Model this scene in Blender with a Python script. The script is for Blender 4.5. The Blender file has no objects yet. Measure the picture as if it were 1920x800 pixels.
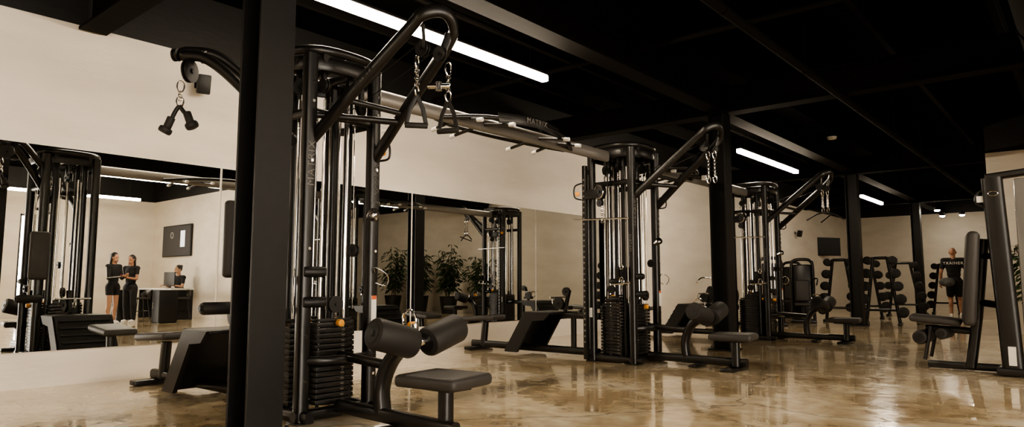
import bpy, bmesh, math, random
from mathutils import Vector, Matrix, Euler
random.seed(7)
C = bpy.context.scene.collection
V = Vector
# ------------------------------------------------------------------ materials
def nt(name):
    m = bpy.data.materials.new(name); m.use_nodes = True
    n = m.node_tree; b = n.nodes['Principled BSDF']
    return m, n, b
def pm(name, col, rough=.5, metal=0., var=.15, scale=30., bump=0., coat=0., spec=.5):
    m, n, b = nt(name)
    b.inputs['Roughness'].default_value = rough
    b.inputs['Metallic'].default_value = metal
    b.inputs['Coat Weight'].default_value = coat
    b.inputs['Specular IOR Level'].default_value = spec
    tc = n.nodes.new('ShaderNodeTexCoord'); nz = n.nodes.new('ShaderNodeTexNoise')
    nz.inputs['Scale'].default_value = scale; nz.inputs['Detail'].default_value = 3
    n.links.new(tc.outputs['Object'], nz.inputs['Vector'])
    mx = n.nodes.new('ShaderNodeMix'); mx.data_type = 'RGBA'
    mx.inputs[6].default_value = (*[c*(1-var) for c in col], 1)
    mx.inputs[7].default_value = (*[min(1, c*(1+var)) for c in col], 1)
    n.links.new(nz.outputs['Fac'], mx.inputs[0]); n.links.new(mx.outputs[2], b.inputs['Base Color'])
    if bump:
        bp = n.nodes.new('ShaderNodeBump'); bp.inputs['Strength'].default_value = bump; bp.inputs['Distance'].default_value = .01
        n.links.new(nz.outputs['Fac'], bp.inputs['Height']); n.links.new(bp.outputs['Normal'], b.inputs['Normal'])
    return m
def em(name, col, s):
    m, n, b = nt(name)
    b.inputs['Base Color'].default_value = (*col, 1)
    b.inputs['Emission Color'].default_value = (*col, 1); b.inputs['Emission Strength'].default_value = s
    return m
BLK = pm('black_powdercoat', (.0095, .0087, .008), .34, .1, .2, 60, .02, spec=.5)
BLK2 = pm('black_plastic', (.007, .0064, .0058), .5, 0, .2, 60, spec=.45)
GRY = pm('grey_powdercoat', (.22, .205, .19), .35, .5, .1, 60)
PAD = pm('pad_vinyl', (.038, .034, .031), .5, 0, .15, 220, .15, spec=.45)
RUB = pm('roller_foam', (.020, .018, .016), .6, 0, .2, 150, .1, spec=.4)
RUBD = pm('dumbbell_rubber', (.010, .009, .008), .5, 0, .2, 150, .1, spec=.4)
CHR = pm('chrome', (.75, .73, .70), .13, 1, .05, 20)
STL = pm('steel_plate', (.014, .013, .012), .35, .3, .2, 60)
YEL = pm('amber_knob', (.75, .33, .04), .4, 0, .1, 20)
WHT = pm('white_label', (.75, .72, .66), .6, 0, .05, 20)
RED = pm('red_label', (.6, .12, .03), .6, 0, .05, 20)
LET = pm('grey_lettering', (.14, .13, .12), .5, 0, .05, 20)
LETD = pm('dark_lettering', (.04, .037, .034), .5, 0, .05, 20)
LETW = pm('white_lettering', (.8, .78, .74), .6, 0, .05, 20)
COLM = pm('column_paint', (.0065, .0059, .0054), .5, 0, .5, 8, .25, spec=.35)
BEAM = pm('beam_paint', (.0046, .0038, .003), .8, 0, .3, 10, spec=.12)
CEIL = pm('ceiling_paint', (.0022, .0019, .0016), .95, 0, .3, 4, spec=.03)
SHR = pm('grey_acrylic', (.15, .145, .135), .2, 0, .06, 3)
SKIN = pm('skin', (.42, .24, .16), .5, 0, .08, 20)
SKIN2 = pm('skin_tan', (.36, .19, .12), .5, 0, .08, 20)
HAIR = pm('dark_hair', (.012, .008, .006), .5, 0, .4, 80, .3)
CLO = pm('black_cloth', (.009, .009, .010), .85, 0, .3, 60, .1)
CLOW = pm('white_cloth', (.7, .69, .66), .85, 0, .1, 60, .1)
CLOG = pm('grey_cloth', (.08, .08, .08), .8, 0, .3, 60, .1)
SHOE = pm('shoe_white', (.7, .68, .65), .6, 0, .1, 40)
EYE = pm('eye_dark', (.02, .015, .012), .2, 0, .1, 40)
LIP = pm('lips', (.35, .10, .08), .5, 0, .1, 40)
LEAF = pm('leaf', (.022, .045, .012), .5, 0, .5, 6)
TOPW = pm('white_laminate', (.60, .58, .54), .35, 0, .04, 8)
WOOD = pm('stem_wood', (.10, .07, .035), .7, 0, .4, 20)
PHONE = pm('phone_red', (.5, .04, .04), .4, 0, .1, 20)
STRIP = em('lamp_diffuser', (1, .84, .64), 104)
STRIPF = em('lamp_diffuser_far', (1, .85, .66), 80)
SPOT = em('downlight_lens', (1, .88, .7), 140)
WINL = em('daylight_glass', (1, .905, .79), 18)
SCR = em('screen_glow', (.04, .04, .045), .2)
SCRW = em('screen_white', (.8, .82, .85), 1.2)
MIR, _n, _b = nt('mirror_glass')
_b.inputs['Metallic'].default_value = 1; _b.inputs['Roughness'].default_value = .0
_b.inputs['Base Color'].default_value = (.89, .90, .875, 1)

def wall_mat():
    m, n, b = nt('wall_plaster')
    b.inputs['Roughness'].default_value = .6
    g = n.nodes.new('ShaderNodeNewGeometry'); sp = n.nodes.new('ShaderNodeSeparateXYZ')
    n.links.new(g.outputs['Position'], sp.inputs[0])
    gt = n.nodes.new('ShaderNodeMath'); gt.operation = 'GREATER_THAN'; gt.inputs[1].default_value = 3.64
    n.links.new(sp.outputs['Z'], gt.inputs[0])
    mp = n.nodes.new('ShaderNodeMapping'); mp.inputs['Scale'].default_value = (1, .6, 2.2)
    n.links.new(g.outputs['Position'], mp.inputs[0])
    nz = n.nodes.new('ShaderNodeTexNoise'); nz.inputs['Scale'].default_value = 1.4; nz.inputs['Detail'].default_value = 7
    n.links.new(mp.outputs[0], nz.inputs['Vector'])
    r = n.nodes.new('ShaderNodeValToRGB')
    r.color_ramp.elements[0].position = .3; r.color_ramp.elements[0].color = (.67, .612, .53, 1)
    r.color_ramp.elements[1].position = .7; r.color_ramp.elements[1].color = (.76, .71, .625, 1)
    n.links.new(nz.outputs['Fac'], r.inputs[0])
    mx = n.nodes.new('ShaderNodeMix'); mx.data_type = 'RGBA'; mx.inputs[7].default_value = (.004, .0034, .0028, 1)
    n.links.new(gt.outputs[0], mx.inputs[0]); n.links.new(r.outputs[0], mx.inputs[6])
    n.links.new(mx.outputs[2], b.inputs['Base Color'])
    nz2 = n.nodes.new('ShaderNodeTexNoise'); nz2.inputs['Scale'].default_value = 7; nz2.inputs['Detail'].default_value = 6
    n.links.new(mp.outputs[0], nz2.inputs['Vector'])
    bp = n.nodes.new('ShaderNodeBump'); bp.inputs['Strength'].default_value = .3; bp.inputs['Distance'].default_value = .015
    n.links.new(nz2.outputs['Fac'], bp.inputs['Height']); n.links.new(bp.outputs[0], b.inputs['Normal'])
    return m
WALL = wall_mat()
def floor_mat():
    m, n, b = nt('polished_concrete')
    g = n.nodes.new('ShaderNodeNewGeometry'); L = n.links.new
    def noise(s, d, dist=0):
        z = n.nodes.new('ShaderNodeTexNoise'); z.inputs['Scale'].default_value = s; z.inputs['Detail'].default_value = d
        z.inputs['Distortion'].default_value = dist; L(g.outputs['Position'], z.inputs['Vector']); return z
    n1 = noise(1.1, 10, .5); r1 = n.nodes.new('ShaderNodeValToRGB'); e = r1.color_ramp.elements
    e[0].position = .30; e[0].color = (.36, .255, .135, 1)
    e[1].position = .72; e[1].color = (.88, .78, .61, 1)
    x = e.new(.45); x.color = (.50, .39, .235, 1)
    x = e.new(.58); x.color = (.66, .54, .37, 1)
    L(n1.outputs['Fac'], r1.inputs[0])
    n2 = noise(7, 8, .3); mx = n.nodes.new('ShaderNodeMix'); mx.data_type = 'RGBA'; mx.blend_type = 'OVERLAY'
    mx.inputs[0].default_value = .5
    L(r1.outputs[0], mx.inputs[6]); L(n2.outputs['Fac'], mx.inputs[7])
    vo = n.nodes.new('ShaderNodeTexVoronoi'); vo.feature = 'DISTANCE_TO_EDGE'; vo.inputs['Scale'].default_value = .42
    n3 = noise(1.7, 5); ad = n.nodes.new('ShaderNodeMix'); ad.data_type = 'RGBA'; ad.inputs[0].default_value = .35
    L(g.outputs['Position'], ad.inputs[6]); L(n3.outputs['Color'], ad.inputs[7]); L(ad.outputs[2], vo.inputs['Vector'])
    cr = n.nodes.new('ShaderNodeMapRange'); cr.inputs['From Max'].default_value = .007; cr.inputs['To Min'].default_value = .5
    L(vo.outputs['Distance'], cr.inputs['Value'])
    mu = n.nodes.new('ShaderNodeMix'); mu.data_type = 'RGBA'; mu.blend_type = 'MULTIPLY'; mu.inputs[0].default_value = 1
    L(mx.outputs[2], mu.inputs[6]); L(cr.outputs[0], mu.inputs[7]); L(mu.outputs[2], b.inputs['Base Color'])
    rr = n.nodes.new('ShaderNodeMapRange'); rr.inputs['From Min'].default_value = .3; rr.inputs['From Max'].default_value = .7
    rr.inputs['To Min'].default_value = .06; rr.inputs['To Max'].default_value = .24
    L(n2.outputs['Fac'], rr.inputs['Value']); L(rr.outputs[0], b.inputs['Roughness'])
    b.inputs['Coat Weight'].default_value = .6; b.inputs['Coat Roughness'].default_value = .03
    b.inputs['Specular IOR Level'].default_value = .5
    n4 = noise(4, 3, .3); bp = n.nodes.new('ShaderNodeBump'); bp.inputs['Strength'].default_value = .14; bp.inputs['Distance'].default_value = .012
    L(n4.outputs['Fac'], bp.inputs['Height']); L(bp.outputs[0], b.inputs['Normal']); L(bp.outputs[0], b.inputs['Coat Normal'])
    return m
FLOOR = floor_mat()

# ------------------------------------------------------------------ mesh builder
class MB:
    def __init__(s): s.bm = bmesh.new()
    def box(s, c, sz, rot=None, bev=0., seg=2):
        r = bmesh.ops.create_cube(s.bm, size=1)
        vs = r['verts']
        M = Matrix.Translation(V(c)) @ (rot.to_matrix().to_4x4() if rot else Matrix()) @ Matrix.Diagonal((*sz, 1))
        bmesh.ops.transform(s.bm, matrix=M, verts=vs)
        if bev:
            ed = list({e for v in vs for e in v.link_edges})
            bmesh.ops.bevel(s.bm, geom=ed, offset=bev, segments=seg, affect='EDGES', profile=.5)
        return s
    def tube(s, pts, a, b=None, ref=(0, 0, 1), seg=14, closed=False, power=2.0, scl=None):
        pts = [V(p) for p in pts]; b = b or a; n = len(pts); rings = []
        ref = V(ref); prev = None
        for i, p in enumerate(pts):
            if closed: T = pts[(i+1) % n]-pts[i-1]
            else: T = pts[min(i+1, n-1)]-pts[max(i-1, 0)]
            T.normalize()
            S = T.cross(ref)
            if S.length < .05: S = prev if prev is not None else T.cross(V((0, 1, 0)))
            S = S.normalized()
            if prev is not None and S.dot(prev) < 0: S = -S
            prev = S; N = S.cross(T).normalized()
            k = scl[i] if scl else 1
            ring = []
            for j in range(seg):
                t = 2*math.pi*j/seg; ct, st = math.cos(t), math.sin(t)
                x = math.copysign(abs(ct)**(2/power), ct); y = math.copysign(abs(st)**(2/power), st)
                ring.append(s.bm.verts.new(p+S*a*x*k+N*b*y*k))
            rings.append(ring)
        m = n if closed else n-1
        for i in range(m):
            r1, r2 = rings[i], rings[(i+1) % n]
            for j in range(seg):
                try: s.bm.faces.new((r1[j], r1[(j+1) % seg], r2[(j+1) % seg], r2[j]))
                except ValueError: pass
        if not closed:
            s.bm.faces.new(rings[0]); s.bm.faces.new(rings[-1][::-1])
        return s
    def cyl(s, p1, p2, r, r2=None, seg=20):
        p1, p2 = V(p1), V(p2); d = p2-p1
        q = d.to_track_quat('Z', 'Y').to_matrix().to_4x4()
        M = Matrix.Translation((p1+p2)/2) @ q
        bmesh.ops.create_cone(s.bm, cap_ends=True, segments=seg, radius1=r, radius2=r if r2 is None else r2, depth=d.length, matrix=M)
        return s
    def roll(s, p1, p2, r, bev=.02, seg=24):
        p1, p2 = V(p1), V(p2); d = (p2-p1).normalized(); L = (p2-p1).length
        st = [.0, bev*.3, bev, L-bev, L-bev*.3, L]; sc = [(r-bev)/r, (r-bev*.3)/r, 1, 1, (r-bev*.3)/r, (r-bev)/r]
        ref = (0, 0, 1) if abs(d.z) < .9 else (1, 0, 0)
        return s.tube([p1+d*t for t in st], r, ref=ref, seg=seg, scl=sc)
    def ell(s, c, r, rot=None, u=18, v=12):
        M = Matrix.Translation(V(c)) @ (rot.to_matrix().to_4x4() if rot else Matrix()) @ Matrix.Diagonal((*r, 1))
        bmesh.ops.create_uvsphere(s.bm, u_segments=u, v_segments=v, radius=1, matrix=M); return s
    def torus(s, c, R, r, axis=(0, 0, 1), sx=1, sy=1, seg=20, sub=8):
        q = V(axis).to_track_quat('Z', 'Y').to_matrix()
        pts = [V(c)+q @ V((R*sx*math.cos(t), R*sy*math.sin(t), 0)) for t in [2*math.pi*i/seg for i in range(seg)]]
        return s.tube(pts, r, ref=V(axis), seg=sub, closed=True)
    def poly(s, pts, th):
        pts = [V(p) for p in pts]; th = V(th)
        a = [s.bm.verts.new(p) for p in pts]; b = [s.bm.verts.new(p+th) for p in pts]; n = len(pts)
        s.bm.faces.new(a); s.bm.faces.new(b[::-1])
        for i in range(n): s.bm.faces.new((a[i], b[i], b[(i+1) % n], a[(i+1) % n]))
        return s
    def capsule(s, p1, p2, r1, r2, seg=14):
        s.cyl(p1, p2, r1, r2, seg); s.ell(p1, (r1,)*3, u=seg, v=8); s.ell(p2, (r2,)*3, u=seg, v=8); return s
    def obj(s, name, mat, parent=None, label=None, smooth=True, rm=0, sharp=35):
        bmesh.ops.recalc_face_normals(s.bm, faces=s.bm.faces)
        me = bpy.data.meshes.new(name); s.bm.to_mesh(me); s.bm.free()
        if smooth:
            me.shade_smooth(); me.set_sharp_from_angle(angle=math.radians(sharp))
        me.materials.append(mat)
        o = bpy.data.objects.new(name, me); C.objects.link(o)
        if parent: o.parent = parent
        if label: o['label'] = label
        if rm:
            for p in me.polygons: p.use_smooth = True
            md = o.modifiers.new('r', 'REMESH'); md.mode = 'VOXEL'; md.voxel_size = rm; md.use_smooth_shade = True
            ms = o.modifiers.new('s', 'SMOOTH'); ms.iterations = 4; ms.factor = .5
        return o
def crv(pts, n=8, closed=False):
    pts = [V(p) for p in pts]; out = []; N = len(pts)
    rng = range(N) if closed else range(N-1)
    for i in rng:
        if closed: p0, p1, p2, p3 = pts[i-1], pts[i], pts[(i+1) % N], pts[(i+2) % N]
        else: p0, p1, p2, p3 = pts[max(i-1, 0)], pts[i], pts[i+1], pts[min(i+2, N-1)]
        for k in range(n):
            t = k/n
            out.append(.5*((2*p1)+(p2-p0)*t+(2*p0-5*p1+4*p2-p3)*t*t+(3*p1-p0-3*p2+p3)*t**3))
    if not closed: out.append(pts[-1])
    return out
def thing(name, loc, label, cat, group=None, rotz=0):
    o = bpy.data.objects.new(name, None); o.location = loc; o.rotation_euler[2] = rotz; o.empty_display_size = .2
    C.objects.link(o); o['label'] = label; o['category'] = cat
    if group: o['group'] = group
    return o
def meta(o, label, cat, group=None):
    o['label'] = label; o['category'] = cat
    if group: o['group'] = group
    return o
def part(parent, name, mat=None):
    o = bpy.data.objects.new(name, None); C.objects.link(o); o.parent = parent; return o
def text(s, size, M, parent, mat=LET, name='lettering', ext=.0008):
    cu = bpy.data.curves.new('t', 'FONT'); cu.body = s; cu.size = size; cu.extrude = ext; cu.align_x = 'CENTER'; cu.align_y = 'CENTER'
    cu.space_character = 1.15; cu.resolution_u = 3
    t = bpy.data.objects.new('t', cu); C.objects.link(t)
    bpy.context.view_layer.update()
    me = bpy.data.meshes.new_from_object(t.evaluated_get(bpy.context.evaluated_depsgraph_get()))
    bpy.data.objects.remove(t)
    me.transform(M); me.materials.clear(); me.materials.append(mat)
    o = bpy.data.objects.new(name, me); C.objects.link(o); o.parent = parent; return o
def frame(X, Y, Z, loc):
    M = Matrix((X, Y, Z)).transposed().to_4x4(); M.translation = V(loc); return M

# ------------------------------------------------------------------ room shell
def struct(name, c, s, mat):
    o = MB().box((0, 0, 0), s).obj(name, mat, smooth=False); o.location = c; o['kind'] = 'structure'; return o
H = 4.35; WX = -7.8
struct('floor', (2.1, 12.7, -.05), (20.3, 36, .1), FLOOR)
struct('ceiling', (2.1, 12.7, H+.05), (20.3, 36, .1), CEIL)
struct('wall_west', (WX-.1, 12.7, H/2), (.2, 36, H), WALL)
struct('wall_north', (-4.68, 30.6, H/2), (6.24, .2, H), WALL)
struct('wall_northeast', (5.22, 16.9, H/2), (13.56, .2, H), WALL)
struct('wall_corridor', (-1.46, 23.75, H/2), (.2, 13.5, H), WALL)
struct('wall_partition', (5.25, 9.55, H/2), (5.5, .2, H), WALL)
struct('wall_alcove', (12.1, 13.2, H/2), (.2, 7.2, H), WALL)
struct('wall_alcove_south', (10.1, 9.55, H/2), (4.2, .2, H), WALL)
struct('wall_south', (.1, -5.1, H/2), (15.8, .2, H), WALL)
def window(i, loc, rz, wd):
    w = thing('window_%d' % i, loc, 'bright daylight shopfront window with black frame', 'window', None, rz); w['kind'] = 'structure'
    MB().box((.04, 0, 1.3), (.02, wd-.04, 2.56)).obj('window_pane', WINL, w, smooth=False)
    f = MB()
    for yy in (-wd/2+.03, wd/2-.03) + ((0,) if wd > 1 else ()): f.box((0, yy, 1.3), (.1, .05, 2.6))
    for zz in (.03, 2.57): f.box((0, 0, zz), (.1, wd, .05))
    f.obj('window_frame', BLK, w, smooth=False)
wi = 1
prev = -5.0
for i, (a, b) in enumerate([(-4.2, -1.6), (-1.2, 1.4), (1.8, 4.4), (5.75, 6.15)]):
    struct('wall_east' if i == 0 else 'wall_east.%03d' % i, (8.1, (prev+a)/2, H/2), (.2, a-prev, H), WALL)
    struct('wall_east.%03d' % (10+i), (8.1, (a+b)/2, .2), (.2, b-a, .4), WALL)
    struct('wall_east.%03d' % (20+i), (8.1, (a+b)/2, (3.0+H)/2), (.2, b-a, H-3.0), WALL)
    window(wi, (8.1, (a+b)/2, .4), 0, b-a); wi += 1
    prev = b
struct('wall_east.004', (8.1, (prev+9.45)/2, H/2), (.2, 9.45-prev, H), WALL)
# mirrors
for i, (a, b) in enumerate([(-2.14, .84), (.86, 3.84), (3.86, 6.81), (6.83, 9.81), (9.83, 12.8)]):
    m = MB().box((0, 0, 1.0), (.012, b-a-.006, 2.0)).obj('wall_mirror', MIR, smooth=False)
    m.location = (WX+.008, (a+b)/2, .345)
    meta(m, 'tall frameless gym mirror panel fixed to the cream wall', 'mirror', 'wall mirror panels')
# ceiling steel
def beam(name, c, s, lab):
    o = MB().box((0, 0, s[2]/2-.015), (s[0], s[1], .03)).box((0, 0, -s[2]/2+.015), (s[0], s[1], .03))
    if s[0] > s[1]: o.box((0, 0, 0), (s[0], .03, s[2]-.06))
    else: o.box((0, 0, 0), (.03, s[1], s[2]-.06))
    o = o.obj(name, BEAM, smooth=False); o.location = c; return meta(o, lab, 'beam', 'ceiling beams')
for y in (2.4, 10, 17.6, 25.2):
    if y < 16: beam('ceiling_beam', (.1, y, 3.78), (15.7, .26, .4), 'black steel ceiling beam spanning from the wall')
    else: beam('ceiling_beam', (-4.7, y, 3.78), (6.1, .26, .4), 'black steel ceiling beam spanning from the wall')
for a, b in ((-4.9, 2.26), (2.54, 9.86), (10.14, 17.46), (17.74, 25.06), (25.34, 30.4)):
    beam('ceiling_girder', (-4.3, (a+b)/2, 3.80), (.26, b-a, .36), 'black steel girder running over the columns')
for i, x in enumerate((-6.6, -5.5, -3.1, -1.9, -.7, .6, 1.8, 3.0)):
    y2 = 16.7 if x > -1.8 else 30.4
    b = MB().box((0, 0, .1), (.07, y2+4.9, .03)).box((0, 0, -.1), (.07, y2+4.9, .03)).box((0, 0, 0), (.015, y2+4.9, .18))
    o = b.obj('ceiling_joist', BEAM, smooth=False); o.location = (x, (y2-4.9)/2, 4.22); meta(o, 'thin black steel ceiling joist', 'joist', 'ceiling joists')
def pipe(y1, y2, x, z, r, name, lab, cat):
    b = MB().cyl((0, y1, 0), (0, y2, 0), r, seg=28)
    y = y1+.8
    while y < y2:
        b.cyl((0, y-.03, 0), (0, y+.03, 0), r*1.04+.004, seg=28); b.cyl((0, y, r), (0, y, H-z), .008, seg=6); y += 2.4
    o = b.obj(name, BEAM); o.location = (x, 0, z); meta(o, lab, cat)
pipe(-2, 30.2, -2.5, 3.55, .05, 'ceiling_pipe', 'black painted sprinkler pipe hung under the ceiling', 'pipe')
pipe(-2, 16.6, -.15, 3.62, .30, 'air_duct', 'large round black air duct hung under the ceiling', 'duct')
b = MB().cyl((-7.7, 0, 0), (1.5, 0, 0), .035, seg=16)
for x in (-6.5, -4.8, -3, -1.2, .4): b.cyl((x, 0, 0), (x, 0, .5), .008, seg=6)
o = b.obj('ceiling_conduit', BEAM); o.location = (0, 7.2, 3.85); meta(o, 'thin black conduit crossing below the ceiling', 'pipe')
# columns (H section)
for i, y in enumerate((2.42, 10.0, 17.6, 25.2)):
    c = thing('steel_column', (-4.3, y, 0), 'black painted steel H-section column bolted to the floor', 'column', 'steel columns')
    MB().box((.12, 0, 1.79), (.022, .26, 3.58), bev=.003).box((-.12, 0, 1.79), (.022, .26, 3.58), bev=.003).box((0, 0, 1.79), (.24, .016, 3.58))\
        .obj('column_shaft', COLM, c, smooth=False)
    bb = MB().box((0, 0, .012), (.38, .38, .024), bev=.004)
    for sx in (-.15, .15):
        for sy in (-.15, .15): bb.cyl((sx, sy, .02), (sx, sy, .06), .014, seg=6)
    bb.obj('base_plate', COLM, c)
# strip lights, plus unseen ones added behind the camera for fill
def strip(x, y1, y2, z=3.4, mat=STRIP, wires=True):
    L = y2-y1
    t = thing('strip_light', (x, (y1+y2)/2, z), 'long suspended linear lamp glowing warm white', 'lamp', 'linear strip lamps')
    MB().box((0, 0, .045), (.10, L, .03), bev=.005).obj('lamp_housing', BLK2, t)
    MB().box((0, 0, -.005), (.09, L-.02, .07), bev=.012).obj('lamp_diffuser', mat, t)
    for yy in (-L/2+.3, L/2-.3): MB().cyl((0, yy, .06), (0, yy, H-z), .003, seg=6).obj('hanging_wire', BLK2, t)
strip(-4.80, 3.06, 6.26); strip(-4.80, 12.0, 15.2); strip(-4.80, 20.6, 23.0, mat=STRIPF)
strip(1.05, 5.4, 8.6); strip(1.05, -2.6, .6); strip(1.05, 11.8, 14.0, mat=STRIPF)  # middle strip is unseen behind the camera, added to raise ambient light
strip(5.4, 4.8, 8.0, mat=STRIPF); strip(-4.8, -4.0, -1.0)  # last strip is an unseen extra behind the camera, added to brighten the room
for (x, y) in ((-4.6, 26.6), (-3.9, 26.6), (-4.1, 29.0), (-3.5, 29.0)):
    t = thing('ceiling_spotlight', (x, y, 3.42), 'small round ceiling spotlight glowing warm white', 'lamp', 'ceiling spotlights')
    MB().cyl((0, 0, .01), (0, 0, .12), .09).cyl((0, 0, .12), (0, 0, H-3.42), .01, seg=8).obj('lamp_housing', BLK2, t)
    MB().ell((0, 0, .01), (.085, .085, .05)).obj('lamp_lens', SPOT, t)
t = thing('smoke_detector', (-4.0, 15.0, 3.98), 'small white round smoke detector on a stem below the ceiling', 'smoke detector')
MB().cyl((0, 0, 0), (0, 0, .05), .08, .10).obj('detector_body', WHT, t)
MB().cyl((0, 0, .05), (0, 0, H-3.98), .012, seg=8).obj('stem', BLK2, t)
for (y, z) in ((3.52, 3.26), (24.2, 2.68)):
    t = thing('wall_speaker', (WX+.01, y, z), 'small black loudspeaker on a bracket on the cream wall', 'speaker', 'wall speakers')
    MB().box((.16, 0, 0), (.12, .14, .22), Euler((0, .25, -.3)), .015).obj('speaker_cabinet', BLK2, t)
    MB().box((.006, 0, .03), (.012, .07, .10)).cyl((.01, 0, .03), (.12, 0, .02), .012).obj('bracket', BLK, t)
# ------------------------------------------------------------------ cable machine
def pul(T, name, c, r, axis, w=.018, hang=0, mat=None):
    b = MB(); a = V(axis).normalized(); c = V(c)
    b.cyl(c-a*w, c-a*w*.4, r); b.cyl(c+a*w*.4, c+a*w, r); b.cyl(c-a*w*.5, c+a*w*.5, r*.82); b.cyl(c-a*(w+.012), c+a*(w+.012), r*.22, seg=10)
    if hang: b.box((c.x, c.y, c.z+hang/2), (.035, .035, hang))
    return b.obj(name, mat or BLK2, T)
def stack(T, c, alongy, n, top, pieces, w=.32, d=.11):
    s = part(T, 'weight_stack'); s.location = c
    sz = (d, w, .034) if alongy else (w, d, .034)
    if pieces:
        me = None
        for i in range(n):
            if me is None:
                b = MB().box((0, 0, 0), sz, bev=.004)
                o = b.obj('weight_plate', STL, s); me = o.data
            else:
                o = bpy.data.objects.new('weight_plate', me); C.objects.link(o); o.parent = s
            o.location = (0, 0, .12+i*.0405)
            z = .12+i*.0405
            l = MB()
            if alongy: l.box((d/2+.0005, .07, z), (.001, .03, .010))
            else: l.box((.07, -d/2-.0005, z), (.03, .001, .010))
            l.obj('number_label', LET, s, smooth=False)
    else:
        b = MB()
        for i in range(n): b.box((0, 0, .12+i*.0405), sz, bev=.004)
        b.box((0, 0, .1+n*.02), (sz[0]*.8, sz[1]*.8, n*.0405))
        b.obj('weight_plates', STL, s)
    zt = .12+n*.0405
    e = w/2-.05
    for k in (-e, e):
        p = (0, k) if alongy else (k, 0)
        MB().cyl((*p, .06), (*p, top), .012, seg=12).obj('guide_rod', CHR, s)
    MB().cyl((0, 0, zt-.02), (0, 0, zt+.08), .022, .014).box((0, 0, zt-.008), (sz[0]*.8, sz[1]*.9, .02), bev=.004).obj('head_plate', BLK2, s)
    MB().cyl((0, 0, zt+.07), (0, 0, top), .004, seg=6).obj('steel_cable', BLK2, s)
    kx = MB()
    if alongy: kx.roll((d/2, .02, zt-.03), (d/2+.05, .02, zt-.03), .028, .008)
    else: kx.roll((.02, -d/2, zt-.03), (.02, -d/2-.05, zt-.03), .028, .008)
    kx.obj('selector_knob', YEL, s)
def roller(T, p1, p2, r=.1, name='roller_pad'):
    p1, p2 = V(p1), V(p2); d = (p2-p1).normalized()
    MB().roll(p1, p2, r, .025, 28).obj(name, RUB, T)
    MB().cyl(p1-d*.004, p1+d*.004, r*.62, seg=24).cyl(p2-d*.004, p2+d*.004, r*.62, seg=24).cyl(p1-d*.01, p2+d*.01, .022, seg=12).obj('roller_cap', BLK2, T)
def cushion(T, c, sz, rot=None, name='seat'):
    MB().box(c, sz, rot, min(sz)*.42, 4).obj(name, PAD, T)
def chain(b, c, L, r=.016):
    z = c[2]; i = 0
    while z > c[2]-L:
        b.torus((c[0], c[1], z), r, .0042, (1, .3, 0) if i % 2 else (.3, -1, 0), 1, 1.0, 12, 6)
        z -= r*1.45; i += 1
def clip(b, c, L=.09):
    pts = [V(c)+V((.5*.026*math.cos(t), .026*math.cos(t)*.85, L/2*math.sin(t))) for t in [2*math.pi*i/18 for i in range(18)]]
    b.tube(pts, .0065, ref=(1, -.5, 0), seg=8, closed=True)
def boom(T, P, mir=1):
    path = [P(0, -.27, 2.08), P(.45, -.19, 2.45), P(.86, -.115, 2.78), P(.99, -.10, 2.87), P(1.08, .01, 2.90), P(1.06, .12, 2.83), P(.96, .15, 2.71), P(.5, .20, 2.36), P(.02, .27, 2.0)]
    path = [path[0], path[1]]+crv(path[1:8], 8)[1:-1]+[path[7], path[8]]
    MB().tube(path, .034, .048, seg=16, power=2.4).obj('boom_arm', BLK, T)
    MB().tube([P(.30, -.215, 2.34), P(.42, .2, 2.30)], .022).obj('boom_brace', BLK, T)
    MB().tube([P(.0, -.27, 2.26), P(.38, .22, 2.24)], .026).obj('boom_brace', BLK, T)
    ax = V(P(0, 1, 0))-V(P(0, 0, 0))
    pul(T, 'boom_pulley', P(.90, -.02, 2.66), .062, ax); pul(T, 'boom_pulley', P(1.0, .05, 2.62), .055, ax)
    MB().tube([P(.98, -.09, 2.80), P(.93, -.03, 2.66)], .012, .03).obj('pulley_bracket', BLK, T)
    MB().tube([P(1.03, .11, 2.78), P(1.0, .06, 2.60)], .012, .03).obj('pulley_bracket', BLK, T)
    MB().cyl(P(.88, -.02, 2.71), P(0, 0, 2.42), .004, seg=6).obj('boom_cable', BLK2, T)
    MB().cyl(P(.98, .05, 2.66), P(0, .06, 2.36), .004, seg=6).obj('boom_cable', BLK2, T)
TOWERS = [3.13, 7.8, 12.4]
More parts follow.
